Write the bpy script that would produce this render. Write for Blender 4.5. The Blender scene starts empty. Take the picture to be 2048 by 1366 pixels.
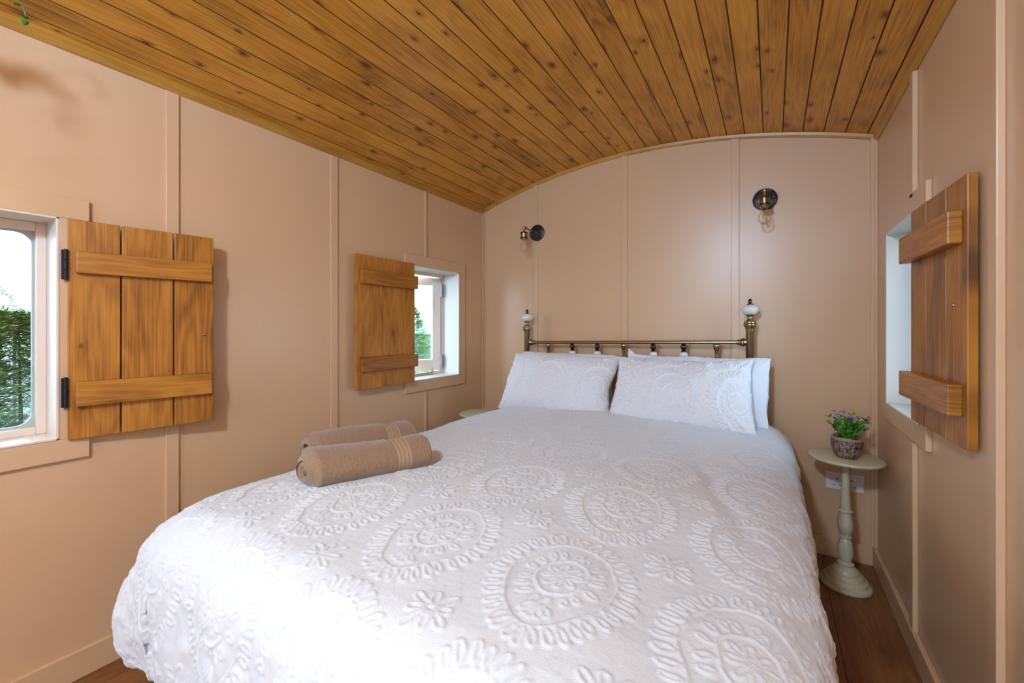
import bpy, bmesh, math, random
import numpy as np
from mathutils import Vector, Matrix, noise as mnoise

PI = math.pi
R = math.radians
random.seed(7)
S = bpy.context.scene
COL = S.collection

# ------------------------------------------------------------------ camera, world, lights, exposure
F_PX = 819.0
cam_d = bpy.data.cameras.new('camera')
cam = bpy.data.objects.new('camera', cam_d)
COL.objects.link(cam)
cam_d.sensor_width = 36.0
cam_d.lens = F_PX / 2048 * 36.0
cam_d.shift_y = -28.0 / 2048
cam_d.clip_start = 0.02
cam_d.clip_end = 200
cam.location = (0, 0, 1.076)
cam.rotation_euler = (R(90), 0, R(32.46))
S.camera = cam

S.view_settings.view_transform = 'Standard'
S.view_settings.look = 'None'
S.view_settings.gamma = 1.0
S.view_settings.use_curve_mapping = False
S.view_settings.exposure = 0.80

world = bpy.data.worlds.new('sky')
S.world = world
world.use_nodes = True
wn = world.node_tree.nodes
wn.clear()
wo = wn.new('ShaderNodeOutputWorld')
wb = wn.new('ShaderNodeBackground')
wb.inputs['Color'].default_value = (0.52, 0.74, 1.0, 1)
wb.inputs['Strength'].default_value = 7.0
world.node_tree.links.new(wb.outputs[0], wo.inputs[0])


def area(name, loc, rot, sx, sy, power, color, portal=False):
    d = bpy.data.lights.new(name, 'AREA')
    d.shape = 'RECTANGLE'
    d.size = sx
    d.size_y = sy
    d.energy = power
    d.color = color
    if portal:
        d.cycles.is_portal = True
    o = bpy.data.objects.new(name, d)
    COL.objects.link(o)
    o.location = loc
    o.rotation_euler = rot
    return o


# portals: guide the sky light through the window openings
area('window_portal', (-1.99, 0.10, 1.07), (0, R(-90), 0), 0.70, 0.44, 1, (1, 1, 1), True)
area('window_portal', (-1.99, 1.94, 1.10), (0, R(-90), 0), 0.72, 0.44, 1, (1, 1, 1), True)
area('window_portal', (0.59, 1.95, 1.10), (0, R(90), 0), 0.72, 0.44, 1, (1, 1, 1), True)
# daylight from the glazed doors at the far end of the hut, behind the camera
area('door_daylight', (-0.70, -2.05, 1.50), (R(106), 0, R(180)), 1.4, 0.7, 9, (0.42, 0.67, 1.0))
# added fill light behind the camera, for the upper walls and the plant's shadow
pd = bpy.data.lights.new('fill_light', 'POINT')
pd.energy = 82
pd.color = (0.46, 0.69, 1.0)
pd.shadow_soft_size = 0.08
po = bpy.data.objects.new('fill_light', pd)
COL.objects.link(po)
po.location = (-0.36, -0.70, 1.93)

# ------------------------------------------------------------------ helpers


def mat(name):
    m = bpy.data.materials.new(name)
    m.use_nodes = True
    return m, m.node_tree.nodes, m.node_tree.links, m.node_tree.nodes['Principled BSDF']


def simple(name, col, rough=0.5, metal=0.0, bump=0.0, bscale=200.0, spec=None, vary=0.0, vscale=6.0, sheen=0.0, trans=0.0):
    m, n, l, p = mat(name)
    p.inputs['Base Color'].default_value = (*col, 1)
    p.inputs['Roughness'].default_value = rough
    p.inputs['Metallic'].default_value = metal
    if spec is not None:
        p.inputs['Specular IOR Level'].default_value = spec
    if sheen:
        p.inputs['Sheen Weight'].default_value = sheen
    if trans:
        p.inputs['Transmission Weight'].default_value = trans
    tc = n.new('ShaderNodeTexCoord')
    if bump:
        t = n.new('ShaderNodeTexNoise')
        t.inputs['Scale'].default_value = bscale
        t.inputs['Detail'].default_value = 3
        b = n.new('ShaderNodeBump')
        b.inputs['Strength'].default_value = bump
        b.inputs['Distance'].default_value = 0.002
        l.new(tc.outputs['Object'], t.inputs['Vector'])
        l.new(t.outputs['Fac'], b.inputs['Height'])
        l.new(b.outputs[0], p.inputs['Normal'])
    if vary:
        t = n.new('ShaderNodeTexNoise')
        t.inputs['Scale'].default_value = vscale
        t.inputs['Detail'].default_value = 4
        mx = n.new('ShaderNodeMix')
        mx.data_type = 'RGBA'
        mx.inputs[6].default_value = (*[c * (1 - vary) for c in col], 1)
        mx.inputs[7].default_value = (*[min(1, c * (1 + vary)) for c in col], 1)
        l.new(tc.outputs['Object'], t.inputs['Vector'])
        l.new(t.outputs['Fac'], mx.inputs[0])
        l.new(mx.outputs[2], p.inputs['Base Color'])
    return m


def wood(name, across, along, light, mid, dark, knots=1.0, fig=1.0, rough=0.38, blotch=0.5, board=0.09, kscale=8.0, pres=.62):
    """stained timber; across / along are the local axes (0,1,2) of a board whose origin is its middle"""
    m, n, l, p = mat(name)
    tc = n.new('ShaderNodeTexCoord')
    oi = n.new('ShaderNodeObjectInfo')
    sep = n.new('ShaderNodeSeparateXYZ')
    l.new(tc.outputs['Object'], sep.inputs[0])

    def M(op, a, b=None, c=None):
        x = n.new('ShaderNodeMath')
        x.operation = op
        for i, v in enumerate((a, b, c)):
            if v is None:
                continue
            if isinstance(v, (int, float)):
                x.inputs[i].default_value = v
            else:
                l.new(v, x.inputs[i])
        return x.outputs[0]
    rnd = oi.outputs['Random']
    A = sep.outputs[across]
    L = sep.outputs[along]
    offA = M('MULTIPLY', rnd, 37.0)
    offL = M('MULTIPLY', rnd, 91.0)

    def vec(sa, sl, third=None):
        c = n.new('ShaderNodeCombineXYZ')
        l.new(M('MULTIPLY_ADD', A, sa, offA), c.inputs[0])
        l.new(M('MULTIPLY_ADD', L, sl, offL), c.inputs[1])
        if third is not None:
            l.new(third, c.inputs[2])
        return c.outputs[0]
    # fine grain
    g = n.new('ShaderNodeTexNoise')
    g.inputs['Scale'].default_value = 1.0
    g.inputs['Detail'].default_value = 4
    g.inputs['Roughness'].default_value = 0.6
    l.new(vec(210, 4.0), g.inputs['Vector'])
    # growth ring figure: contour lines of a stretched smooth noise
    f0 = n.new('ShaderNodeTexNoise')
    f0.inputs['Scale'].default_value = 1.0
    f0.inputs['Detail'].default_value = 1.5
    l.new(vec(9.0, 1.1), f0.inputs['Vector'])
    # knots
    kv = n.new('ShaderNodeTexVoronoi')
    kv.voronoi_dimensions = '2D'
    kv.inputs['Scale'].default_value = kscale
    kv.inputs['Randomness'].default_value = 1.0
    ck = n.new('ShaderNodeCombineXYZ')
    l.new(M('ADD', M('MULTIPLY', A, 1.0), offA), ck.inputs[0])
    l.new(M('ADD', M('MULTIPLY', L, 0.55), offL), ck.inputs[1])
    l.new(ck.outputs[0], kv.inputs['Vector'])
    sc = n.new('ShaderNodeSeparateColor')
    l.new(kv.outputs['Color'], sc.inputs[0])
    pres_ = pres
    pres = M('GREATER_THAN', sc.outputs[0], pres_)
    krad = M('MULTIPLY_ADD', sc.outputs[1], 0.045, 0.025)
    kd = M('DIVIDE', kv.outputs['Distance'], krad)
    kcore = n.new('ShaderNodeMapRange')
    kcore.interpolation_type = 'SMOOTHSTEP'
    kcore.inputs[1].default_value = 1.25
    kcore.inputs[2].default_value = 0.55
    l.new(kd, kcore.inputs[0])
    khalo = n.new('ShaderNodeMapRange')
    khalo.interpolation_type = 'SMOOTHSTEP'
    khalo.inputs[1].default_value = 4.5
    khalo.inputs[2].default_value = 0.8
    l.new(kd, khalo.inputs[0])
    core = M('MULTIPLY', M('MULTIPLY', kcore.outputs[0], pres), knots)
    halo = M('MULTIPLY', M('MULTIPLY', khalo.outputs[0], pres), 0.38 * knots)
    ring = M('SINE', M('MULTIPLY_ADD', halo, 9.0, M('MULTIPLY', f0.outputs['Fac'], 85.0)))
    ringn = M('MULTIPLY_ADD', ring, 0.16 * fig, 0.5)
    # blotchy stain
    bl = n.new('ShaderNodeTexNoise')
    bl.inputs['Scale'].default_value = 1.0
    bl.inputs['Detail'].default_value = 3
    l.new(vec(8.0, 3.2), bl.inputs['Vector'])
    blr = n.new('ShaderNodeMapRange')
    blr.inputs[1].default_value = 0.42
    blr.inputs[2].default_value = 0.72
    l.new(bl.outputs['Fac'], blr.inputs[0])
    fac = M('ADD', M('MULTIPLY_ADD', g.outputs['Fac'], 1.0, -0.25), M('MULTIPLY', ringn, 0.5))
    fac = M('ADD', fac, M('MULTIPLY_ADD', rnd, 0.22, -0.11))
    fac = M('ADD', fac, M('MULTIPLY', blr.outputs[0], blotch * 0.5))
    fac = M('ADD', fac, halo)
    cr = n.new('ShaderNodeValToRGB')
    e = cr.color_ramp.elements
    e[0].position = 0.30
    e[0].color = (*light, 1)
    e[1].position = 1.0
    e[1].color = (*dark, 1)
    k = e.new(0.62)
    k.color = (*mid, 1)
    l.new(fac, cr.inputs[0])
    mx = n.new('ShaderNodeMix')
    mx.data_type = 'RGBA'
    mx.inputs[7].default_value = (dark[0] * 0.35, dark[1] * 0.28, dark[2] * 0.5, 1)
    l.new(core, mx.inputs[0])
    l.new(cr.outputs[0], mx.inputs[6])
    l.new(mx.outputs[2], p.inputs['Base Color'])
    p.inputs['Roughness'].default_value = rough
    b = n.new('ShaderNodeBump')
    b.inputs['Strength'].default_value = 0.25
    b.inputs['Distance'].default_value = 0.001
    l.new(g.outputs['Fac'], b.inputs['Height'])
    l.new(b.outputs[0], p.inputs['Normal'])
    return m


class MB:
    """collects shapes and links them as ONE mesh object"""

    def __init__(s):
        s.v = []
        s.f = []

    def add(s, vs, fs):
        o = len(s.v)
        s.v += [tuple(v) for v in vs]
        s.f += [tuple(i + o for i in f) for f in fs]
        return s

    def box(s, a, b, M=None):
        x0, y0, z0 = a
        x1, y1, z1 = b
        vs = [Vector(p) for p in ((x0, y0, z0), (x1, y0, z0), (x1, y1, z0), (x0, y1, z0), (x0, y0, z1), (x1, y0, z1), (x1, y1, z1), (x0, y1, z1))]
        if M is not None:
            vs = [M @ v for v in vs]
        return s.add(vs, [(0, 3, 2, 1), (4, 5, 6, 7), (0, 1, 5, 4), (1, 2, 6, 5), (2, 3, 7, 6), (3, 0, 4, 7)])

    def lathe(s, prof, n=32, c=(0, 0, 0), M=None, cap=True):
        vs = []
        for r, z in prof:
            for i in range(n):
                a = 2 * PI * i / n
                v = Vector((r * math.cos(a), r * math.sin(a), z))
                if M is not None:
                    v = M @ v
                vs.append(v + Vector(c))
        fs = []
        for j in range(len(prof) - 1):
            for i in range(n):
                k = (i + 1) % n
                fs.append((j * n + i, j * n + k, (j + 1) * n + k, (j + 1) * n + i))
        if cap:
            fs.append(tuple(range(n))[::-1])
            fs.append(tuple((len(prof) - 1) * n + i for i in range(n)))
        return s.add(vs, fs)

    def tube(s, pts, r, n=10, cap=True):
        pts = [Vector(p) for p in pts]
        rs = r if isinstance(r, (list, tuple)) else [r] * len(pts)
        vs = []
        up = None
        for i, p in enumerate(pts):
            d = (pts[min(i + 1, len(pts) - 1)] - pts[max(i - 1, 0)]).normalized()
            if up is None:
                up = Vector((0, 0, 1)) if abs(d.z) < 0.9 else Vector((1, 0, 0))
            x = d.cross(up)
            if x.length < 1e-5:
                x = d.cross(Vector((0, 1, 0)))
            x.normalize()
            y = x.cross(d).normalized()
            up = y
            for k in range(n):
                a = 2 * PI * k / n
                vs.append(p + (x * math.cos(a) + y * math.sin(a)) * rs[i])
        fs = []
        for j in range(len(pts) - 1):
            for i in range(n):
                k = (i + 1) % n
                fs.append((j * n + i, (j + 1) * n + i, (j + 1) * n + k, j * n + k))
        if cap:
            fs.append(tuple(range(n)))
            fs.append(tuple((len(pts) - 1) * n + i for i in range(n))[::-1])
        return s.add(vs, fs)

    def mesh(s, name, m, smooth=False, angle=None):
        me = bpy.data.meshes.new(name)
        me.from_pydata(s.v, [], s.f)
        me.materials.append(m)
        bm = bmesh.new()
        bm.from_mesh(me)
        bmesh.ops.recalc_face_normals(bm, faces=bm.faces)
        bm.to_mesh(me)
        bm.free()
        if smooth:
            me.shade_smooth()
            if angle:
                try:
                    me.set_sharp_from_angle(angle=R(angle))
                except Exception:
                    pass
        return me

    def build(s, name, m, parent=None, loc=(0, 0, 0), rot=(0, 0, 0), smooth=False, angle=40, bevel=0.0, seg=2):
        o = bpy.data.objects.new(name, s.mesh(name, m, smooth, angle))
        return fin(o, parent, loc, rot, bevel, seg)


def fin(o, parent=None, loc=(0, 0, 0), rot=(0, 0, 0), bevel=0.0, seg=2):
    COL.objects.link(o)
    o.parent = parent
    o.location = loc
    o.rotation_euler = rot
    if bevel:
        b = o.modifiers.new('bevel', 'BEVEL')
        b.width = bevel
        b.segments = seg
        b.limit_method = 'ANGLE'
        b.angle_limit = R(40)
    return o


def from_grid(name, P, m, smooth=True):
    """P: (n,m,3) numpy array of points -> quad grid mesh"""
    n, k = P.shape[:2]
    idx = np.arange(n * k, dtype=np.int32).reshape(n, k)
    q = np.stack([idx[:-1, :-1], idx[1:, :-1], idx[1:, 1:], idx[:-1, 1:]], -1).reshape(-1, 4)
    me = bpy.data.meshes.new(name)
    me.vertices.add(n * k)
    me.vertices.foreach_set('co', P.astype(np.float32).ravel())
    me.loops.add(q.size)
    me.loops.foreach_set('vertex_index', q.ravel())
    me.polygons.add(len(q))
    me.polygons.foreach_set('loop_start', np.arange(0, q.size, 4, dtype=np.int32))
    me.polygons.foreach_set('loop_total', np.full(len(q), 4, dtype=np.int32))
    me.update(calc_edges=True)
    me.materials.append(m)
    if smooth:
        me.shade_smooth()
    return me


def thing(name, label, cat, loc=(0, 0, 0), rot=(0, 0, 0), group=None):
    o = bpy.data.objects.new(name, None)
    o.empty_display_size = 0.05
    fin(o, None, loc, rot)
    return tag(o, label, cat, group)


def tag(o, label, cat, group=None, kind=None):
    o['label'] = label
    o['category'] = cat
    if group:
        o['group'] = group
    if kind:
        o['kind'] = kind
    return o


def struct(o, label, cat='wall'):
    o['kind'] = 'structure'
    o['label'] = label
    o['category'] = cat
    return o


def vnoise(u, v, seed=0):
    """smooth value noise on numpy arrays, range -1..1"""
    rng = np.random.RandomState(seed)
    T = rng.rand(64, 64) * 2 - 1
    iu = np.floor(u).astype(int)
    iv = np.floor(v).astype(int)
    fu = u - iu
    fv = v - iv
    fu = fu * fu * (3 - 2 * fu)
    fv = fv * fv * (3 - 2 * fv)
    a = T[iu % 64, iv % 64]
    b = T[(iu + 1) % 64, iv % 64]
    c = T[iu % 64, (iv + 1) % 64]
    d = T[(iu + 1) % 64, (iv + 1) % 64]
    return (a * (1 - fu) + b * fu) * (1 - fv) + (c * (1 - fu) + d * fu) * fv


# ------------------------------------------------------------------ materials
PAINT = (0.64, 0.395, 0.222)
m_wall = simple('pink_satin_paint', PAINT, 0.33, bump=0.05, bscale=90, spec=0.5)
m_reveal = simple('window_paint', (0.74, 0.60, 0.50), 0.35, spec=0.45)
m_white = simple('white_plastic', (0.76, 0.69, 0.62), 0.3)
m_dark = simple('dark_hole', (0.01, 0.01, 0.01), 0.6)
CL, CM, CD = (0.74, 0.355, 0.050), (0.58, 0.250, 0.026), (0.19, 0.070, 0.010)
m_ceil = wood('stained_pine_ceiling', 0, 1, CL, CM, CD, knots=0.85, fig=0.8, rough=0.36, blotch=0.55, kscale=10.5, pres=.50)
m_corn = wood('stained_pine_moulding', 2, 1, (0.55, 0.27, 0.045), (0.44, 0.195, 0.025), (0.26, 0.10, 0.012), knots=0.0, fig=0.3, rough=0.35)
m_corn_x = wood('stained_pine_arch_moulding', 2, 0, (0.55, 0.27, 0.045), (0.44, 0.195, 0.025), (0.26, 0.10, 0.012), knots=0.0, fig=0.3, rough=0.35)
SL, SM, SD = (0.52, 0.205, 0.022), (0.35, 0.118, 0.010), (0.11, 0.034, 0.004)
m_shut_v = wood('stained_pine_shutter', 1, 2, SL, SM, SD, knots=0.55, fig=1.0, rough=0.40, blotch=0.55, kscale=5.0)
m_shut_h = wood('stained_pine_ledge', 2, 1, SL, SM, SD, knots=0.8, fig=0.9, rough=0.40, blotch=0.6, kscale=5.0)
m_floor = wood('oak_floor', 0, 1, (0.30, 0.120, 0.035), (0.22, 0.080, 0.022), (0.10, 0.034, 0.010), knots=0.3, fig=1.0, rough=0.42, blotch=0.3, kscale=4)
m_gap = simple('dark_joint', (0.035, 0.018, 0.008), 0.8)
m_brass = simple('antique_brass', (0.36, 0.27, 0.15), 0.28, 1.0, vary=0.15, vscale=30)
m_brassdk = simple('dark_bronze', (0.10, 0.075, 0.055), 0.25, 1.0)
m_gold = simple('polished_brass', (0.75, 0.52, 0.20), 0.2, 1.0)
m_ceramic = simple('crackle_ceramic', (0.74, 0.73, 0.68), 0.15, vary=0.05, vscale=60)
m_black = simple('black_lacquer', (0.012, 0.014, 0.02), 0.30)
m_iron = simple('black_iron', (0.015, 0.016, 0.02), 0.35, 0.5)
m_steel = simple('dull_steel', (0.30, 0.30, 0.29), 0.35, 1.0)
m_cream = simple('sage_cream_paint', (0.56, 0.49, 0.32), 0.28, vary=0.03, vscale=20)
m_pot = None


def cloth_mat(name, col, bs, st, sheen=0.25, vary=0.0):
    m = simple(name, col, 0.9, bump=st, bscale=bs, spec=0.15, sheen=sheen, vary=vary, vscale=bs)
    return m


m_duvet = cloth_mat('white_cotton', (0.635, 0.62, 0.625), 420, 0.35)
m_pcase = cloth_mat('embroidered_pillowcase', (0.76, 0.74, 0.75), 420, 0.35)
m_plain = cloth_mat('plain_cotton', (0.74, 0.74, 0.78), 600, 0.12)
m_towel = cloth_mat('taupe_terry', (0.285, 0.165, 0.092), 330, 1.0, sheen=0.4, vary=0.45)
m_tband = cloth_mat('taupe_woven_band', (0.36, 0.225, 0.135), 900, 0.2, sheen=0.1)
m_mattress = simple('mattress_ticking', (0.75, 0.73, 0.70), 0.9)


def glass_mat(name, tint=(1, 1, 1), ior=1.45, amt=1.0):
    m, n, l, p = mat(name)
    n.remove(p)
    out = n['Material Output']
    gl = n.new('ShaderNodeBsdfGlossy')
    gl.inputs['Roughness'].default_value = 0.02
    tr = n.new('ShaderNodeBsdfTransparent')
    tr.inputs['Color'].default_value = (*tint, 1)
    fr = n.new('ShaderNodeFresnel')
    fr.inputs['IOR'].default_value = ior
    mx = n.new('ShaderNodeMixShader')
    sf = n.new('ShaderNodeMath')
    sf.operation = 'MULTIPLY'
    sf.inputs[1].default_value = amt
    l.new(fr.outputs[0], sf.inputs[0])
    l.new(sf.outputs[0], mx.inputs[0])
    l.new(tr.outputs[0], mx.inputs[1])
    l.new(gl.outputs[0], mx.inputs[2])
    l.new(mx.outputs[0], out.inputs['Surface'])
    return m


m_glass = glass_mat('window_glass', (0.93, 0.97, 0.96))
m_bulb = glass_mat('bulb_glass', (0.98, 0.98, 0.97), 1.45, 0.45)
m_gasket = simple('frosted_seal', (0.42, 0.45, 0.42), 0.35)

# ------------------------------------------------------------------ room measurements
XL, XR, YB, YF = -1.802, 0.398, 2.441, -2.20
XC = (XL + XR) / 2
EAVE = 1.940
RISE = 0.184
RC = (1.1 ** 2 + RISE ** 2) / (2 * RISE)
ZC = EAVE + RISE - RC


def arcz(x):
    return ZC + math.sqrt(RC * RC - (x - XC) ** 2)


# floor: base slab + oak planks
fl = MB().box((XL - .2, YF - .2, -0.08), (XR + .2, YB + .2, -0.012)).build('floor', m_gap)
struct(fl, 'warm brown oak plank floor running towards the headboard wall', 'floor')
pw, pl = 0.19, 1.3
pm = MB().box((-pw / 2 + .0008, -pl / 2 + .0008, -0.012), (pw / 2 - .0008, pl / 2 - .0008, 0)).mesh('plank', m_floor)
i = 0
x = XR - 0.11
row = 0
while x > XL - pw / 2 + 0.02:
    y = YB - pl / 2 + [0, .55, .25, .8][row % 4] * pl
    while y > YF - pl / 2:
        o = bpy.data.objects.new('plank', pm)
        # clip lengthwise into the room
        y1 = min(y + pl / 2, YB - 0.001)
        y0 = max(y - pl / 2, YF + 0.001)
        if y1 - y0 > 0.05:
            fin(o, fl, (x, (y0 + y1) / 2, 0))
            o.scale = (1, (y1 - y0) / pl, 1)
        else:
            bpy.data.objects.remove(o)
        y -= pl
    x -= pw
    row += 1

# ceiling: curved backing + tongue and groove boards
mb = MB()
N = 24
top = []
for k in range(N + 1):
    xx = XL - 0.12 + (XR - XL + 0.24) * k / N
    top.append((xx, arcz(max(XL - .0, min(XR + .0, xx))) + 0.02))
vs = []
for yy in (YF - .1, YB + .1):
    for (xx, zz) in top:
        vs.append((xx, yy, zz))
    for (xx, zz) in top:
        vs.append((xx, yy, zz + 0.05))
K = N + 1
fs = []
for k in range(N):
    fs.append((k, k + 1, 2 * K + k + 1, 2 * K + k))
    fs.append((K + k, 3 * K + k, 3 * K + k + 1, K + k + 1))
    fs.append((k, K + k, K + k + 1, k + 1))
    fs.append((2 * K + k, 2 * K + k + 1, 3 * K + k + 1, 3 * K + k))
fs.append((0, 2 * K, 3 * K, K))
fs.append((N, K + N, 3 * K + N, 2 * K + N))
mb.add(vs, fs)
ce = mb.build('ceiling', m_gap)
struct(ce, 'low arched ceiling of honey stained pine boards', 'ceiling')
half = math.asin(1.1 / RC)
bw = 0.0832 / RC
ln = YB - YF
g = 0.0008
w2 = 0.0832 / 2 - g
c = 0.0016
prof = [(-w2, 0.016), (-w2, c), (-w2 + c, 0), (w2 - c, 0), (w2, c), (w2, 0.016)]
m_groove = simple('groove_stain', (0.17, 0.070, 0.014), 0.5)
mb = MB()
mb.add([(a, yy, b) for yy in (-ln / 2, ln / 2) for a, b in prof],
       [(k, k + 1, k + 7, k + 6) for k in range(5)] + [(5, 0, 6, 11), tuple(range(6)), tuple(range(11, 5, -1))])
bm_ = mb.mesh('ceiling_board', m_ceil)
bm_.materials.append(m_groove)
for k_ in (0, 1, 3, 4):
    bm_.polygons[k_].material_index = 1
a = half - 0.037 / RC - bw / 2
while a > -half + bw * 0.1:
    o = bpy.data.objects.new('board', bm_)
    xx = XC + RC * math.sin(a)
    zz = ZC + RC * math.cos(a)
    fin(o, ce, (xx, (YB + YF) / 2, zz), (0, a, 0))
    a -= bw
for aa, sw in ((half - 0.0185 / RC, 0.42), ((a + bw / 2 - half) / 2, (a + bw / 2 + half) / bw)):
    o = bpy.data.objects.new('board', bm_)
    fin(o, ce, (XC + RC * math.sin(aa), (YB + YF) / 2, ZC + RC * math.cos(aa)), (0, aa, 0))
    o.scale = (sw, 1, 1)

# cornice mouldings (quadrant of pine along the side walls, arched one on the head wall)


def cornice(xw, sgn, name):
    h, d = 0.028, 0.016
    # local section: from wall into room
    sec = [(0, 0.012), (0, -h), (0.005, -h), (d * .7, -h * .55), (d, -0.004), (d, 0.012)]
    z0 = EAVE + 0.0
    y0, y1 = YF, YB
    vs = [(sgn * p[0], yy, p[1]) for yy in (-(y1 - y0) / 2, (y1 - y0) / 2) for p in sec]
    n = len(sec)
    fs = [(k, (k + 1) % n, n + (k + 1) % n, n + k) for k in range(n)] + [tuple(range(n)), tuple(range(2 * n - 1, n - 1, -1))]
    o = MB().add(vs, fs).build(name, m_corn, None, (xw, (y0 + y1) / 2, z0))
    return o


struct(cornice(XL, 1, 'trim_1'), 'pine moulding where the left wall meets the ceiling', 'trim')
struct(cornice(XR, -1, 'trim_2'), 'pine moulding where the right wall meets the ceiling', 'trim')
mb = MB()
NS = 40
sec = [(0, 0.014), (0, -0.020), (0.006, -0.020), (0.011, -0.012), (0.014, 0.0), (0.014, 0.014)]
vs = []
for k in range(NS + 1):
    aa = -half + 2 * half * k / NS
    for d, h in sec:
        rr = RC + h
        vs.append((RC * math.sin(aa) + (h * math.sin(aa)), -d, ZC + rr * math.cos(aa) - EAVE))
n = len(sec)
fs = [(k * n + j, k * n + (j + 1) % n, (k + 1) * n + (j + 1) % n, (k + 1) * n + j) for k in range(NS) for j in range(n)]
fs += [tuple(range(n)), tuple(NS * n + j for j in range(n))[::-1]]
struct(mb.add(vs, fs).build('trim_3', m_corn_x, None, (XC, YB, EAVE)), 'arched pine moulding over the headboard wall', 'trim')

# walls -------------------------------------------------------------
WT = 0.13
W1 = (-0.110, 0.304, 0.742, 1.404)
W2 = (1.730, 2.145, 0.757, 1.443)
W3 = (1.750, 2.182, 0.772, 1.450)


def side_wall(name, x0, x1, wins, label):
    mb = MB()
    ys = YF
    for (a, b, c, d) in sorted(wins):
        mb.box((x0, ys, -0.05), (x1, a, EAVE + .02))
        mb.box((x0, a, -0.05), (x1, b, c))
        mb.box((x0, a, d), (x1, b, EAVE + .02))
        ys = b
    mb.box((x0, ys, -0.05), (x1, YB + WT, EAVE + .02))
    return struct(mb.build(name, m_wall), label, 'wall')


wl = side_wall('wall_left', XL - WT, XL, [W1, W2], 'plaster pink panelled left wall with two small windows')
wr = side_wall('wall_right', XR, XR + WT, [W3], 'plaster pink panelled right wall with one small window')


def arch_wall(name, y0, y1, label, hole=None):
    mb = MB()
    xs = [XL + (XR - XL) * k / 32 for k in range(33)]
    if hole:
        xs = sorted(set(xs + [hole[0], hole[1]]))
    for a, b in zip(xs[:-1], xs[1:]):
        zb = -0.05
        if hole and a >= hole[0] - 1e-6 and b <= hole[1] + 1e-6:
            zb = hole[2]
        za, zc = arcz(a) + .018, arcz(b) + .018
        mb.add([(a, y0, zb), (b, y0, zb), (b, y1, zb), (a, y1, zb), (a, y0, za), (b, y0, zc), (b, y1, zc), (a, y1, za)],
               [(0, 3, 2, 1), (4, 5, 6, 7), (0, 1, 5, 4), (1, 2, 6, 5), (2, 3, 7, 6), (3, 0, 4, 7)] if hole else
               [(0, 3, 2, 1), (4, 5, 6, 7), (0, 1, 5, 4), (2, 3, 7, 6)])
    return struct(mb.build(name, m_wall), label, 'wall')


wb_ = arch_wall('wall_back', YB, YB + WT, 'plaster pink panelled wall with an arched top behind the bed')
wf = arch_wall('wall_front', YF - WT, YF, 'plaster pink end wall behind the camera', (-1.25, -0.15, 1.9))
# doors in the front wall (behind the camera)
dr = MB()
dr.box((-1.25, YF - .09, -0.0), (-1.20, YF - .03, 1.9)).box((-0.20, YF - .09, 0), (-0.15, YF - .03, 1.9)).box((-1.2, YF - .09, 1.85), (-.2, YF - .03, 1.9))
dr = struct(dr.build('door_1', m_wall, bevel=.003), 'glazed entrance door behind the camera', 'door')
for x0 in (-1.198, -0.699):
    mb = MB().box((x0, YF - .08, .01), (x0 + .08, YF - .04, 1.845)).box((x0 + .417, YF - .08, .01), (x0 + .497, YF - .04, 1.845))
    mb.box((x0 + .08, YF - .08, .01), (x0 + .417, YF - .04, .2)).box((x0 + .08, YF - .08, 1.765), (x0 + .417, YF - .04, 1.845))
    lf = mb.build('door_leaf', m_wall, dr)
    MB().box((x0 + .08, YF - .062, .2), (x0 + .417, YF - .058, 1.765)).build('pane', m_glass, lf)

# battens -----------------------------------------------------------


def batten(parent, a, b, bevel=0.002):
    cx_, cy_, cz_ = [(p + q) / 2 for p, q in zip(a, b)]
    h = [abs(q - p) / 2 for p, q in zip(a, b)]
    return MB().box([-t for t in h], h).build('batten', m_wall, parent, (cx_, cy_, cz_), bevel=bevel)


TL, TR, TB = 0.009, 0.014, 0.007
BH = 0.088
for (a, b) in ((0.560, 0.598), (1.196, 1.234), (-0.62, -0.58), (-1.3, -1.26)):
    batten(wl, (XL, a, BH), (XL + TL, b, EAVE - .03))
# batten over / under the windows
for (a, b, t0, b0) in ((1.828, 1.846, 1.498, 0.686), (0.09, 0.108, 1.47, 0.67)):
    batten(wl, (XL, a, t0), (XL + TL, b, EAVE - .03))
    batten(wl, (XL, a, BH), (XL + TL, b, b0))
batten(wl, (XL, 2.424, BH), (XL + TL, YB, EAVE - .02))
batten(wr, (XR - TR, 1.822, 1.502), (XR, 1.858, EAVE - .03))
batten(wr, (XR - TR, 1.822, BH), (XR, 1.858, 0.70))
batten(wr, (XR - TR, 1.232, BH), (XR, 1.272, EAVE - .03))
batten(wr, (XR - TR, 0.50, BH), (XR, 0.54, EAVE - .03))
batten(wr, (XR - TR, -0.3, BH), (XR, -0.26, EAVE - .03))
batten(wr, (XR - 0.012, 2.421, BH), (XR, YB, EAVE - .02))
for (a, b) in ((-1.377, -1.343), (-0.767, -0.731), (-0.183, -0.146)):
    batten(wb_, (a, YB - TB, BH), (b, YB, arcz((a + b) / 2) - 0.015))
batten(wb_, (0.375, YB - .012, BH), (0.388, YB, EAVE - .01))
batten(wb_, (XL + .010, YB - .006, BH), (XL + .018, YB, EAVE + .01))

# baseboards --------------------------------------------------------
struct(MB().box((XL, YF, 0), (XL + .014, YB, BH)).build('baseboard_left', m_wall, bevel=.003), 'pink skirting board along the left wall', 'baseboard')
struct(MB().box((XR - .016, YF, 0), (XR, YB, BH)).build('baseboard_right', m_wall, bevel=.003), 'pink skirting board along the right wall', 'baseboard')
struct(MB().box((XL + .014, YB - .014, 0), (XR - .016, YB, BH)).build('baseboard_back', m_wall, bevel=.003), 'pink skirting board below the headboard wall', 'baseboard')

# windows -----------------------------------------------------------


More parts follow.
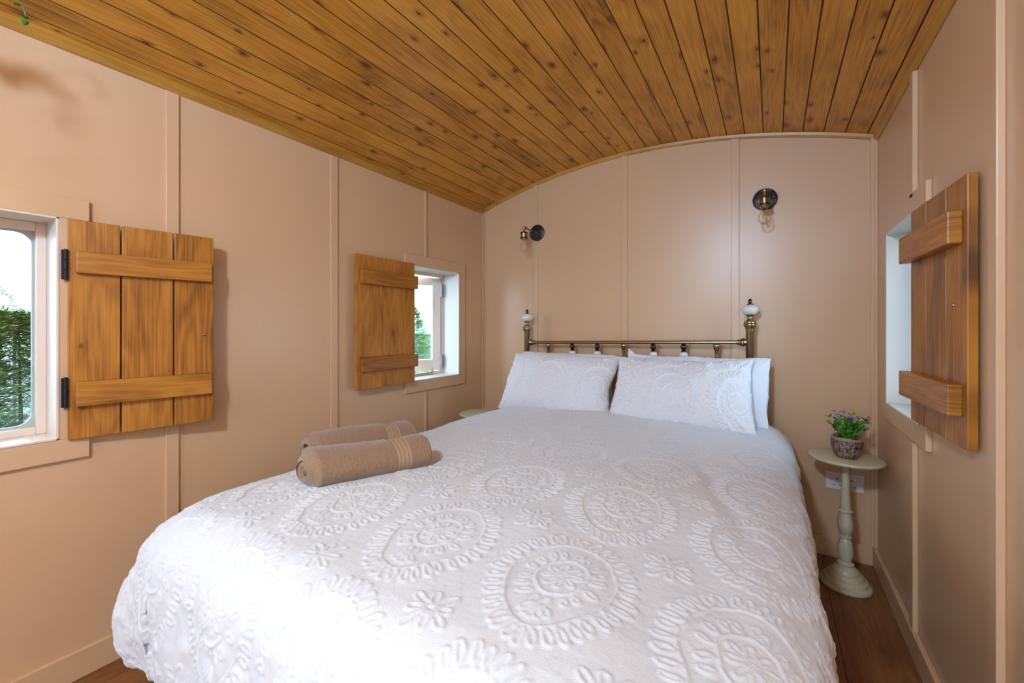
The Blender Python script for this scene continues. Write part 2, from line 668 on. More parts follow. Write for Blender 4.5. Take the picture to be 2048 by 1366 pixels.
def window(n, xw, out, W, label, aw=0.065, liner=m_reveal, at=0.014, side_gap=None):
    """xw: wall face x; out: -1 (left wall) or +1 (right wall)"""
    a, b, c, d = W
    root = thing('window_%d' % n, label, 'window')
    root['kind'] = 'structure'
    inn = -out
    t = at * inn
    lo, hi = min(xw, xw + t), max(xw, xw + t)
    for (p0, p1) in (((lo, a - aw, d), (hi, b + aw, d + aw)), ((lo, a - aw, c - aw), (hi, b + aw, c)),
                     ((lo, a - aw, c), (hi, a, d)), ((lo, b, c), (hi, b + aw, d))):
        MB().box(p0, p1).build('architrave', m_wall, root, bevel=0.0022)
    # thin liner with a bead round the opening
    x1 = xw + out * (WT + 0.0)
    Lb = MB()
    th = 0.006
    e = 0.004 * inn
    for (y0, y1, z0, z1) in ((a, a + th, c, d), (b - th, b, c, d), (a, b, c, c + th), (a, b, d - th, d)):
        Lb.box((xw + t + e * .5, y0, z0), (x1, y1, z1))
    Lb.build('reveal', liner, root, bevel=0.001)
    return root


m_rev_white = simple('white_reveal_paint', (0.74, 0.69, 0.62), 0.35)
w1 = window(1, XL, -1, W1, 'left hand window with rounded pane and view of conifers', liner=m_reveal)
w2 = window(2, XL, -1, W2, 'far left window with its casement pushed open', liner=m_rev_white)
w3 = window(3, XR, 1, W3, 'right window mostly hidden behind its open shutter', liner=m_rev_white)

# window 1: fixed sash with a rounded glass opening


def rounded_ring(a, b, c, d, r, x0, x1, fr, name, m, parent):
    """frame between the rect a..b x c..d and a rounded opening inset by fr"""
    mb = MB()
    ns = 8
    pts = []
    for (cy, cz, a0) in ((b - fr - r, d - fr - r, 0), (a + fr + r, d - fr - r, 90), (a + fr + r, c + fr + r, 180), (b - fr - r, c + fr + r, 270)):
        for k in range(ns + 1):
            an = R(a0 + 90 * k / ns)
            pts.append((cy + r * math.cos(an), cz + r * math.sin(an), a0))
    outer = []
    cor = {0: (b, d), 90: (a, d), 180: (a, c), 270: (b, c)}
    for k, (y, z, a0) in enumerate(pts):
        outer.append(cor[a0])
    n = len(pts)
    vs = []
    for xx in (x0, x1):
        vs += [(xx, p[0], p[1]) for p in pts]
        vs += [(xx, q[0], q[1]) for q in outer]
    fs = []
    for k in range(n):
        j = (k + 1) % n
        fs.append((k, j, n + j, n + k))
        fs.append((2 * n + k, 3 * n + k, 3 * n + j, 2 * n + j))
        fs.append((k, 2 * n + k, 2 * n + j, j))
        fs.append((n + k, n + j, 3 * n + j, 3 * n + k))
    o = mb.add(vs, fs)
    bmm = bmesh.new()
    me = bpy.data.meshes.new(name)
    me.from_pydata(mb.v, [], mb.f)
    bmm.from_mesh(me)
    bmesh.ops.remove_doubles(bmm, verts=bmm.verts, dist=1e-5)
    bmesh.ops.recalc_face_normals(bmm, faces=bmm.faces)
    bmm.to_mesh(me)
    bmm.free()
    me.materials.append(m)
    return fin(bpy.data.objects.new(name, me), parent)


a, b, c, d = W1
f_ = 0.022
xo = XL - WT
mb = MB()
for (y0, y1, z0, z1) in ((a + .006, a + .006 + f_, c + .006, d - .006), (b - .006 - f_, b - .006, c + .006, d - .006),
                         (a + .006 + f_, b - .006 - f_, c + .006, c + .006 + f_), (a + .006 + f_, b - .006 - f_, d - .006 - f_ - .004, d - .006)):
    mb.box((xo - .01, y0, z0), (xo + .028, y1, z1))
mb.build('sash_frame', m_reveal, w1, bevel=.002)
q = 0.006 + f_
rounded_ring(a + q, b - q, c + q, d - q - .004, 0.035, xo - .004, xo + .006, 0.006, 'pane_seal', m_gasket, w1)
MB().box((xo - .001, a + q, c + q), (xo + .001, b - q, d - q)).build('pane', m_glass, w1)

# window 2: outward opening casement, hinged on its far side
a, b, c, d = W2
ps = MB().box((xo - .02, b - .026, c + .006), (xo + .012, b - .006, d - .006))
ps.box((xo - .02, a + .006, c + .006), (xo + .012, a + .026, d - .006)).box((xo - .02, a + .026, d - .026), (xo + .012, b - .026, d - .006)).box((xo - .02, a + .026, c + .006), (xo + .012, b - .026, c + .024))
ps.build('outer_frame', m_reveal, w2, bevel=.002)


def casement(parent, hx, hy, ang, sgn, wdt, z0, z1, st=0.058):
    """leaf from hinge (hx,hy) pointing towards -y rotated outwards by ang"""
    rt = bpy.data.objects.new('casement', None)
    mb = MB()
    mb.box((-.018, -st, z0), (.018, 0, z1)).box((-.018, -wdt, z0), (.018, -wdt + st, z1))
    mb.box((-.018, -wdt + st, z1 - st * .85), (.018, -st, z1)).box((-.018, -wdt + st, z0), (.018, -st, z0 + st * 1.25))
    o = mb.build('casement', m_reveal, parent, (hx, hy, 0), (0, 0, sgn * R(ang)), bevel=.002)
    MB().box((-.002, -wdt + st, z0 + st * 1.2), (.002, -st, z1 - st * .8)).build('pane', m_glass, o)
    return o


cs = casement(w2, xo - .004, b - .030, 27, -1, 0.362, c + .030, d - .030)
for zz in (1.33, 0.845):
    MB().box((-.006, -.016, -.045), (.006, .004, .045)).tube([(.004, -.002, -.045), (.004, -.002, .045)], .005).build('hinge', m_steel, w2, (xo + .018, b - .026, zz))
st = MB()
st.lathe([(0.010, 0), (0.011, .002), (0.004, .006), (0.0045, .018), (.008, .020), (.008, .028), (.003, .030), (.003, .040), (.011, .042), (.011, .045), (.002, .046)], 16)
st.build('stay_peg', m_gold, w2, (xo + .022, 2.015, c + .006), smooth=True)
MB().box((-.004, -.24, 0), (.004, 0, .003)).build('stay_bar', m_gold, w2, (xo + .022, 2.00, c + .014), (0, 0, R(-4)), bevel=.001)

# window 3: closed casement seen edge on
a, b, c, d = W3
xo3 = XR + WT
mb = MB()
for (y0, y1, z0, z1) in ((a + .006, a + .056, c + .006, d - .006), (b - .056, b - .006, c + .006, d - .006), (a + .056, b - .056, c + .006, c + .06), (a + .056, b - .056, d - .056, d - .006)):
    mb.box((xo3 - .026, y0, z0), (xo3 + .01, y1, z1))
mb.build('sash_frame', m_rev_white, w3, bevel=.002)
MB().box((xo3 - .002, a + .05, c + .05), (xo3 + .002, b - .05, d - .05)).build('pane', m_glass, w3)
MB().tube([(0, 0, 0), (0, -.12, .004), (0, -.13, .012)], .0035).build('stay_bar', m_gold, w3, (XR + .06, 2.06, c + .008), smooth=True)

# ------------------------------------------------------------------ shutters


def shutter(label, hinge, ang, sgn, wd, z0, z1, th, planks, ledges, lth, far_face, stud=None, mirror=1, lin=(.02, .02)):
    """hinge: (x,y) of the hinge edge on the room face. The leaf runs along +y*mirror (ang turns it off the wall).
    sgn: +1 when the room lies to +x (left wall), -1 when it lies to -x"""
    root = thing('shutter', label, 'shutter', (hinge[0], hinge[1], 0), (0, 0, R(ang)), None)
    y = 0.0
    tot = sum(planks)
    for k, p in enumerate(planks):
        w = wd * p / tot
        g = 0.0018
        ya, yb = (y + g, y + w - g)
        if mirror < 0:
            ya, yb = -yb, -ya
        hx = th / 2
        o = MB().box((-hx, -(yb - ya) / 2, -(z1 - z0) / 2), (hx, (yb - ya) / 2, (z1 - z0) / 2)).build(
            'plank', m_shut_v, root, (-sgn * hx, (ya + yb) / 2, (z0 + z1) / 2), bevel=.0022)
        y += w
    for (za, zb) in ledges:
        ya, yb = lin[0], wd - lin[1]
        if mirror < 0:
            ya, yb = -yb, -ya
        o = MB().box((-lth / 2, -(yb - ya) / 2, -(zb - za) / 2), (lth / 2, (yb - ya) / 2, (zb - za) / 2)).build(
            'ledge', m_shut_h, root, (sgn * lth / 2, (ya + yb) / 2, (za + zb) / 2), bevel=.003)
    if stud:
        MB().lathe([(0.0045, -.001), (0.0045, .002), (.003, .004), (.001, .0045)], 12, M=Matrix.Rotation(sgn * PI / 2, 4, 'Y')).build(
            'catch_stud', m_steel, root, (0, mirror * stud[0], stud[1]), smooth=True)
    return root


s1 = shutter('large honey pine shutter open beside the left hand window', (-1.777, 0.318), -8.3, 1, 0.366, 0.738, 1.402, 0.018,
             [0.118, 0.132, 0.116], [(0.838, 0.912), (1.240, 1.307)], 0.020, 0, stud=(0.335, 1.05), lin=(.018, .010))
for zz in (1.263, 0.882):
    h = MB().box((-.004, -.012, -.044), (.001, -.001, .044)).tube([(.002, -.002, -.046), (.002, -.002, -.015)], .0045).tube([(.002, -.002, -.0145), (.002, -.002, .0145)], .0050).tube([(.002, -.002, .015), (.002, -.002, .046)], .0045)
    h.build('hinge', m_iron, s1, (.006, 0.0, zz), bevel=.001)
s2 = shutter('honey pine shutter open beside the far left window', (-1.748, 1.700), 0.0, 1, 0.398, 0.760, 1.446, 0.018,
             [0.23, 0.17], [(0.852, 0.925), (1.297, 1.372)], 0.022, 0, stud=(0.36, 1.085), mirror=-1, lin=(-.006, .022))
s3 = shutter('dark pine shutter open against the right wall', (0.357, 1.713), 2.6, -1, 0.373, 0.795, 1.428, 0.019,
             [0.12, 0.13, 0.12], [(0.868, 0.943), (1.272, 1.350)], 0.027, 0, stud=(0.30, 1.13), mirror=-1, lin=(-.004, .022))
for (s_, q, zz) in ((s2, (-.02, .002), 1.335), (s2, (-.02, .002), .89), (s3, (.024, .002), 1.31), (s3, (.024, .002), .905)):
    MB().box((-.010, -.004, -.04), (.010, .004, .04)).tube([(0, .005, -.04), (0, .005, .04)], .005).build('hinge', m_iron, s_, (q[0], q[1] + .003, zz))

# ------------------------------------------------------------------ bed
PX0, PX1, PY = -1.373, -0.094, 2.345
bed = thing('brass_bed', 'double bed with antique brass headboard and cream ceramic finials', 'bed', (XC, 2.345, 0))
hb_tilt = R(0)
# work in world coordinates, parts offset by the bed origin


def bpart(mb, name, m, par=bed, smooth=True, angle=35, bevel=0):
    o = mb.build(name, m, None, (0, 0, 0), smooth=smooth, angle=angle, bevel=bevel)
    off = Vector((XC, 2.345, 0))
    o.data.transform(Matrix.Translation(-off))
    o.parent = bed
    if par is not bed:
        o.parent = par
    return o


tops = {PX0: -0.018, PX1: 0.004}
for px in (PX0, PX1):
    z = tops[px]
    zt = 1.083 + z
    mb = MB()
    mb.lathe([(.0185, 0), (.0185, zt - .030), (.0195, zt - .028), (.0195, zt - .024), (.021, zt - .014), (.027, zt - .002), (.029, zt), (.029, zt + .006), (.027, zt + .009),
              (.0275, zt + .012), (.027, zt + .017), (.022, zt + .021), (.013, zt + .028), (.010, zt + .036), (.012, zt + .044), (.019, zt + .050), (.020, zt + .053)], 28, (px, PY, 0))
    post = bpart(mb, 'post', m_brass)
    zc = zt + .053 + .024
    mb = MB().lathe([(.015, zc - .026), (.028, zc - .020), (.037, zc - .008), (.0385, zc + .002), (.035, zc + .012), (.025, zc + .021), (.012, zc + .025)], 28, (px, PY, 0))
    bpart(mb, 'ceramic_ball', m_ceramic, post)
    zk = zc + .025
    mb = MB().lathe([(.014, zk - .002), (.014, zk + .003), (.007, zk + .007), (.006, zk + .011), (.0095, zk + .015), (.0095, zk + .020), (.006, zk + .025), (.003, zk + .029), (.001, zk + .030)], 20, (px, PY, 0))
    bpart(mb, 'finial_tip', m_brassdk, post)


def rz(x):
    return 0.978 + (x - PX0) / (PX1 - PX0) * 0.024


mb = MB().tube([(PX0 + .03, PY, rz(PX0)), (PX1 - .03, PY, rz(PX1))], .0098, 16)
rail = bpart(mb, 'top_rail', m_brass)
for px, s in ((PX0, 1), (PX1, -1)):
    M_ = Matrix.Rotation(s * PI / 2, 4, 'Y')
    mb = MB().lathe([(.012, .014), (.0165, .020), (.021, .028), (.0205, .036), (.016, .043), (.013, .046), (.014, .050), (.014, .055), (.011, .058)], 20, (px, PY, rz(px)), M_)
    bpart(mb, 'rail_socket', m_brass)
mb = MB().tube([(PX0, PY, .42), (PX1, PY, .42)], .012, 14)
bpart(mb, 'lower_rail', m_brass)
for k, x in enumerate((-1.215, -1.048, -0.886, -0.726, -0.560, -0.402, -0.243)):
    z = rz(x) - .009
    if k in (0, 3, 6):
        mb = MB().lathe([(.010, z), (.016, z - .004), (.017, z - .010), (.013, z - .014), (.0155, z - .018), (.014, z - .024), (.009, z - .034), (.008, z - .06), (.008, .42)], 16, (x, PY, 0))
        bpart(mb, 'spindle', m_brass)
    else:
        mb = MB().lathe([(.009, z), (.013, z - .002), (.010, z - .006), (.016, z - .011), (.0165, z - .018), (.014, z - .026), (.008, z - .029), (.012, z - .031), (.008, z - .035), (.014, z - .038), (.014, z - .043),
                         (.007, z - .046), (.007, z - .09), (.007, .42)], 16, (x, PY, 0))
        sp = bpart(mb, 'spindle', m_brassdk)
        zc = z - .043
        mb = MB().lathe([(.013, zc), (.020, zc - .005), (.0225, zc - .014), (.022, zc - .024), (.018, zc - .036), (.011, zc - .048)], 20, (x, PY, 0))
        bpart(mb, 'ceramic_bead', m_ceramic, sp)
# side rails, foot rail and legs (under the duvet)
mb = MB().box((-1.30, .50, .24), (-1.27, 2.33, .30)).box((-.03, .50, .24), (-.06, 2.33, .30)).box((-1.27, .50, .24), (-.06, .53, .30))
bpart(mb, 'side_rail', m_brassdk, smooth=False)
for (lx, ly) in ((-1.285, .515), (-.045, .515)):
    bpart(MB().lathe([(.018, 0), (.018, .24)], 16, (lx, ly, 0)), 'leg', m_brassdk)

mt = MB().box((-.64, -.89, -.13), (.64, .89, .13)).build('mattress', m_mattress, None, (-.655, 1.42, .43), bevel=.05, seg=4)
tag(mt, 'white mattress hidden beneath the white duvet', 'mattress')

# embroidery tile ----------------------------------------------------
TU, TV = 0.287, 0.336
RES = 0.00125
NU, NV = int(round(TU / RES)), int(round(TV / RES))


def strokes_tile():
    H = np.zeros((NU, NV))
    gu = (np.arange(NU) + .5) / NU * TU - TU / 2
    gv = (np.arange(NV) + .5) / NV * TV - TV / 2
    rng = random.Random(3)

    def line(pts, w=0.0036, h=1.0):
        P = np.array(pts)
        lo = P.min(0) - w * 2
        hi = P.max(0) + w * 2
        for ou in (-TU, 0, TU):
            for ov in (-TV, 0, TV):
                iu = np.where((gu >= lo[0] + ou) & (gu <= hi[0] + ou))[0]
                iv = np.where((gv >= lo[1] + ov) & (gv <= hi[1] + ov))[0]
                if len(iu) == 0 or len(iv) == 0:
                    continue
                U, V = np.meshgrid(gu[iu] - ou, gv[iv] - ov, indexing='ij')
                best = np.full(U.shape, 9.0)
                for p, q in zip(P[:-1], P[1:]):
                    d = q - p
                    L2 = max((d ** 2).sum(), 1e-12)
                    t = np.clip(((U - p[0]) * d[0] + (V - p[1]) * d[1]) / L2, 0, 1)
                    best = np.minimum(best, np.hypot(U - p[0] - t * d[0], V - p[1] - t * d[1]))
                pr = np.clip(1 - (best / w) ** 2, 0, 1) ** 0.6 * h
                s = np.ix_(iu, iv)
                H[s] = np.maximum(H[s], pr)

    def loop(cx, cy, ang, ln, wd, k=10, w=0.0032, h=1.0):
        pts = []
        for i in range(k + 1):
            t = 2 * PI * i / k
            a = (1 - math.cos(t)) / 2 * ln
            b = math.sin(t) * wd / 2 * (0.6 + 0.5 * a / ln)
            pts.append((cx + a * math.cos(ang) - b * math.sin(ang), cy + a * math.sin(ang) + b * math.cos(ang)))
        line(pts, w, h)

    def ogee(t, a, b, sharp=0.25):
        # pointed oval, point towards -v
        x = a * math.sin(t)
        y = b * math.cos(t)
        if y < 0:
            x *= (1 - sharp * (abs(y) / b) ** 1.5)
        return x, y
    # outer line + loops
    a, b = .093, .124
    n = 60
    line([ogee(2 * PI * i / n, a, b) for i in range(n + 1)], .0034)
    n = 36
    for i in range(n):
        t = 2 * PI * (i + .5) / n
        x, y = ogee(t, a, b)
        x2, y2 = ogee(t + .02, a, b)
        ang = math.atan2(y2 - y, x2 - x) + PI / 2 + rng.uniform(-.15, .15)
        loop(x + math.cos(ang) * .004, y + math.sin(ang) * .004, ang, .031 + rng.uniform(-.003, .003), .0145, w=.0036)
    # inner ring, flower
    cy = .012
    n = 36
    line([(.044 * math.sin(2 * PI * i / n), cy + .054 * math.cos(2 * PI * i / n)) for i in range(n + 1)], .0036)
    for i in range(8):
        an = 2 * PI * i / 8 + .2
        loop(.007 * math.cos(an), cy + .008 * math.sin(an), an, .030, .012, h=.9)
    loop(-.004, cy, 0, .008, .008)
    # scattered loops in the band between
    n = 17
    for i in range(n):
        t = 2 * PI * i / n
        x, y = .051 * math.sin(t), cy * .7 + .064 * math.cos(t)
        an = math.atan2(y, x) + rng.uniform(-.5, .5)
        loop(x, y, an, .023 + rng.uniform(-.004, .003), .012, h=.9)
    for i in range(5):
        an = -PI / 2 + (i - 2) * .42
        loop(0, -.072, an, .034, .012, h=.9)
    # small flower at the tile corner
    for i in range(8):
        an = 2 * PI * i / 8 + .35
        loop(TU / 2 + .010 * math.cos(an), TV / 2 + .010 * math.sin(an), an, .030 + .010 * (i % 2), .0165)
    n = 10
    line([(TU / 2 + .007 * math.cos(2 * PI * i / n), TV / 2 + .007 * math.sin(2 * PI * i / n)) for i in range(n + 1)], .003)
    return H


TILE = strokes_tile()


def tile_sample(u, v):
    fu = (u / TU + .5) * NU - .5
    fv = (v / TV + .5) * NV - .5
    iu = np.floor(fu).astype(int)
    iv = np.floor(fv).astype(int)
    du = fu - iu
    dv = fv - iv
    g = lambda i, j: TILE[i % NU, j % NV]
    return (g(iu, iv) * (1 - du) + g(iu + 1, iv) * du) * (1 - dv) + (g(iu, iv + 1) * (1 - du) + g(iu + 1, iv + 1) * du) * dv


def tuft(u, v):
    """height of the candlewick embroidery at cloth point u,v (metres)"""
    w = .003
    uu = u + w * vnoise(u * 40, v * 40, 5)
    vv = v + w * vnoise(u * 40, v * 40, 6)
    h = tile_sample(uu, vv)
    h *= (0.82 + .25 * vnoise(u * 260, v * 260, 9))
    return h


def grid_normals(P):
    du = np.gradient(P, axis=0)
    dv = np.gradient(P, axis=1)
    n = np.cross(du, dv)
    return n / np.maximum(np.linalg.norm(n, axis=2, keepdims=True), 1e-9)


# duvet ----------------------------------------------------------------
DX0, DX1, DY0, DY1 = -1.285, -0.037, 0.470, 2.285
OV = 0.46
step = 0.0027
us = np.arange(DX0 - OV, DX1 + OV, step)
vs_ = np.arange(DY0 - OV, DY1, step)
U, V = np.meshgrid(us, vs_, indexing='ij')
rcn = 0.10
ix0, ix1, iy0 = DX0 + rcn, DX1 - rcn, DY0 + rcn
ax = np.where(U < ix0, ix0 - U, np.where(U > ix1, U - ix1, 0.0))
sx = np.where(U < ix0, -1.0, 1.0)
ay = np.where(V < iy0, iy0 - V, 0.0)
pn = 5.0
nrm = (ax ** pn + ay ** pn) ** (1 / pn)
s = nrm - rcn
phi = np.arctan2(ay, ax + 1e-9)
cornerness = np.sin(2 * phi) ** 2
ex = np.clip(U, ix0, ix1)
ey = np.maximum(V, iy0)
dx = sx * np.cos(phi)
dy = -np.sin(phi)
flat = nrm < 1e-9
dx = np.where(flat, 0, dx)
dy = np.where(flat, 0, dy)
# profile: out(s), drop(s)
r0 = 0.125
q = PI / 2 * r0
hang = 0.200
se = np.maximum(s, 0)
out = np.where(se < q, r0 * np.sin(np.minimum(se, q) / r0), r0)
drop = np.where(se < q, r0 * (1 - np.cos(np.minimum(se, q) / r0)), r0 + (se - q))
s2_ = np.clip(se - q, 0, None)
out += np.where(se > q, np.where(sx > 0, .006, .018) * np.sin(np.clip(s2_ / hang, 0, 1) * PI), 0)
out += .055 * cornerness * (sx < 0) * np.clip(se / .28, 0, 1) ** 1.2
# hem rolls back under
r1 = 0.022
s3_ = np.clip(s2_ - hang, 0, None)
th = np.minimum(s3_ / r1, PI)
rest = np.clip(s3_ - PI * r1, 0, None)
dropmax = r0 + hang
drop = np.where(s2_ > hang, dropmax + r1 * np.sin(th) - rest, drop)
out = np.where(s2_ > hang, r0 - r1 * (1 - np.cos(th)) + .055 * cornerness * (sx < 0), out)
# inside the rounded rect: s in (-rcn,0) radial position
rad = np.where(s < 0, nrm, rcn + out)
X = ex + dx * rad
Y = ey + dy * rad
ztop = 0.612
crown = 0.030 * (1 - np.clip(np.abs(U - XC - .05) / .70, 0, 1) ** 2.4) * (1 - np.clip((0.75 - V) / .6, 0, 1) ** 2)
Z = ztop + crown - drop
# soft swells and creases
Z += (0.010 * vnoise(U * 4.2, V * 3.6, 1) + 0.004 * vnoise(U * 11, V * 9, 2)) * np.clip(1 - se / .3, 0, 1)
# valleys by the quilting, one crease from the towels to the pillow
for (x0_, y0_, x1_, y1_, dpt, wd) in ((-1.25, 1.3, -.7, 1.05, .004, .03), (-.3, 1.75, .0, .9, .007, .03)):
    dxx, dyy = x1_ - x0_, y1_ - y0_
    L2 = dxx * dxx + dyy * dyy
    t = np.clip(((U - x0_) * dxx + (V - y0_) * dyy) / L2, 0, 1)
    dd = np.hypot(U - x0_ - t * dxx, V - y0_ - t * dyy)
    Z -= dpt * np.exp(-(dd / wd) ** 2) * np.sin(t * PI) ** .7 * (se < .05)
# hanging folds
amp = np.clip(se / .40, 0, 1) ** 1.3
along = np.where(ay > ax, U, V)
ripple = .010 * np.sin(along * 19 + 3 * vnoise(along * 2, se * 3, 11)) + .008 * vnoise(along * 13, se * 2.0, 12)
corner_r = .015 * np.sin(phi * 13 + .6) + .006 * np.sin(phi * 27 + se * 9)
rip = (ripple * (1 - cornerness) + corner_r * cornerness) * amp * (1 - .75 * np.clip(s3_ / .05, 0, 1))
X += dx * rip
Y += dy * rip
Z += amp * (.018 * vnoise(along * 7, se * 0 + .5, 13) * (1 - cornerness) + .02 * cornerness * np.sin(phi * 9))
P = np.stack([X, Y, Z], -1)
Nn = grid_normals(P)
if Nn[U.shape[0] // 2, U.shape[1] // 2, 2] < 0:
    Nn = -Nn
hh = tuft(U + .31, V - .64)
# bunched cloth near the corner and hem is rougher
fine = .0004 * vnoise(U * 70, V * 70, 21) + .0003 * vnoise(U * 150, V * 150, 22)
bunch = np.clip(se / .3, 0, 1) * (.004 * vnoise(U * 38, V * 38, 23) + .004 * vnoise(along * 46, se * 6, 24) * (1 - cornerness) ** 2)
P = P + Nn * ((hh * .0031 + fine + bunch)[..., None])
dv_me = from_grid('duvet', P, m_duvet)
duvet = bpy.data.objects.new('duvet', dv_me)
fin(duvet)
tag(duvet, 'thick white duvet with raised tufted medallions hanging over the bed', 'duvet')

# pillows ----------------------------------------------------------------


def pillow(name, label, w, h, t, loc, rot, m, emb=True, sharp=0.0, seed=1, group=None, st=0.003, off=(0, 0), flop=0.0, squash=None, ear=0.0):
    nu, nv = int(w / st), int(h / st)
    u = np.linspace(-1, 1, nu)
    v = np.linspace(-1, 1, nv)
    A, B = np.meshgrid(u, v, indexing='ij')
    # outline: slightly hollow sides, pointed corners
    pin = .045 - sharp * .03
    X = A * w / 2 * (1 - pin * (1 - B * B) * .0 - pin * (1 - B ** 2) * np.abs(A) ** 4)
    Z = B * h / 2 * (1 - pin * (1 - A ** 2) * np.abs(B) ** 4)
    ea = np.clip(1 - np.abs(A) ** (2.5), 0, 1) ** .58
    eb = np.clip(1 - np.abs(B) ** (2.2), 0, 1) ** .58
    T = t / 2 * (ea * eb)
    wr_ = (.011 * vnoise(A * 2.4 + 7, B * 1.8 + 3, seed) + .0025 * vnoise(A * 7, B * 5, seed + 1)) * np.minimum(ea, eb)
    # creases fanning from the corners
    for (ca, cb) in ((1, 1), (-1, 1), (1, -1), (-1, -1)):
        r = np.hypot((A - ca) * w / 2, (B - cb) * h / 2)
        an = np.arctan2(B - cb, A - ca)
        wr_ += .0035 * np.sin(an * 14 + seed) * np.exp(-r / .09) * np.minimum(1, r / .03)
    X = X + .011 * vnoise(B * 1.6 + 5, A * .9 + 9, seed + 7) - .008 * (B + .2) * np.sign(A) * np.abs(A) * (1 - sharp)
    Z = Z + (.010 * vnoise(A * 2.3 + 3, B * .7 + 4, seed + 8)) * (1 - .5 * sharp) + .010 * (1 - sharp) * np.clip(A - .8, 0, 1) / .2 * np.clip(B, 0, 1)
    Z = Z + ear * np.clip((-A - .86) / .14, 0, 1) ** 1.3 * np.clip((B - .5) / .5, 0, 1) ** 2
    rim = .0022 * vnoise(A * 16, B * 11, seed + 4) * (np.maximum(np.abs(A), np.abs(B)) ** 8)
    Xf = X + rim * np.sign(A)
    Zf = Z + rim * np.sign(B)
    bend = flop * (B * .5 + .5) ** 2 - flop * .4 * A * A
    Fp = np.stack([Xf, -(T + wr_) + bend, Zf], -1)
    Bp = np.stack([Xf, (T * .8) + bend, Zf], -1)
    if emb:
        Nn = grid_normals(Fp)
        if Nn[nu // 2, nv // 2, 1] > 0:
            Nn = -Nn
        hh = tuft(A * w / 2 + off[0], B * h / 2 + off[1])
        edge = np.clip(ea * eb * 3, 0, 1)
        fine = .0008 * vnoise(A * w * 60, B * h * 60, 31)
        Fp = Fp + Nn * ((hh * .0058 * edge + fine)[..., None])
    # squash the foot of the pillow so that it rests
    me = bpy.data.meshes.new(name)
    idx = np.arange(nu * nv).reshape(nu, nv)
    q1 = np.stack([idx[:-1, :-1], idx[1:, :-1], idx[1:, 1:], idx[:-1, 1:]], -1).reshape(-1, 4)
    # back face on a coarser stride sharing the rim
    o2 = nu * nv
    q2 = np.stack([idx[:-1, :-1], idx[:-1, 1:], idx[1:, 1:], idx[1:, :-1]], -1).reshape(-1, 4) + o2
    co = np.concatenate([Fp.reshape(-1, 3), Bp.reshape(-1, 3)])
    me.from_pydata(co.tolist(), [], np.concatenate([q1, q2]).tolist())
    bm2 = bmesh.new()
    bm2.from_mesh(me)
    bv = [v for v in bm2.verts if v.is_boundary]
    bmesh.ops.remove_doubles(bm2, verts=bv, dist=.0012)
    bm2.to_mesh(me)
    bm2.free()
    me.materials.append(m)
    me.shade_smooth()
    o = bpy.data.objects.new(name, me)
    fin(o, None, loc, rot)
    return tag(o, label, 'pillow', group)


def lean(xc, w, yb, zb, yt, h, lab, nm, m, t, rotz=0, roll=0, **k):
    """pillow with its foot at (yb,zb) leaning back so that the top reaches yt"""
    a = math.asin(min(.95, (yt - yb) / h))
    loc = (xc, (yb + yt) / 2, zb + h * math.cos(a) / 2)
    return pillow(nm, lab, w, h, t, loc, (-a, roll, rotz), m, **k)


GR = 'pillows leaning on the headboard'
lean(-.352, .68, 2.190, .600, 2.285, .340, 'plain smooth white pillow behind the right embroidered pillow', 'pillow', m_plain, .09, emb=False, seed=4, sharp=1, st=.006, rotz=R(0), ear=.040, group=GR)
lean(-1.06, .63, 2.200, .590, 2.290, .340, 'plain smooth white pillow behind the left embroidered pillow', 'pillow', m_plain, .09, emb=False, seed=9, sharp=1, st=.008, group=GR)
lean(-1.040, .665, 2.020, .595, 2.215, .375, 'white pillow with raised flower embroidery, beside the left brass post', 'pillow', m_pcase, .190, emb=True, seed=14, off=(.02, .02), st=.0026, rotz=R(2), roll=R(0.5), group=GR)
lean(-.385, .655, 2.020, .590, 2.205, .375, 'wide white pillow with raised flower embroidery, nearest the potted plant', 'pillow', m_pcase, .190, emb=True, seed=22, off=(.02, .05), st=.0026, rotz=R(1), roll=R(-.5), group=GR)

# towels ----------------------------------------------------------------


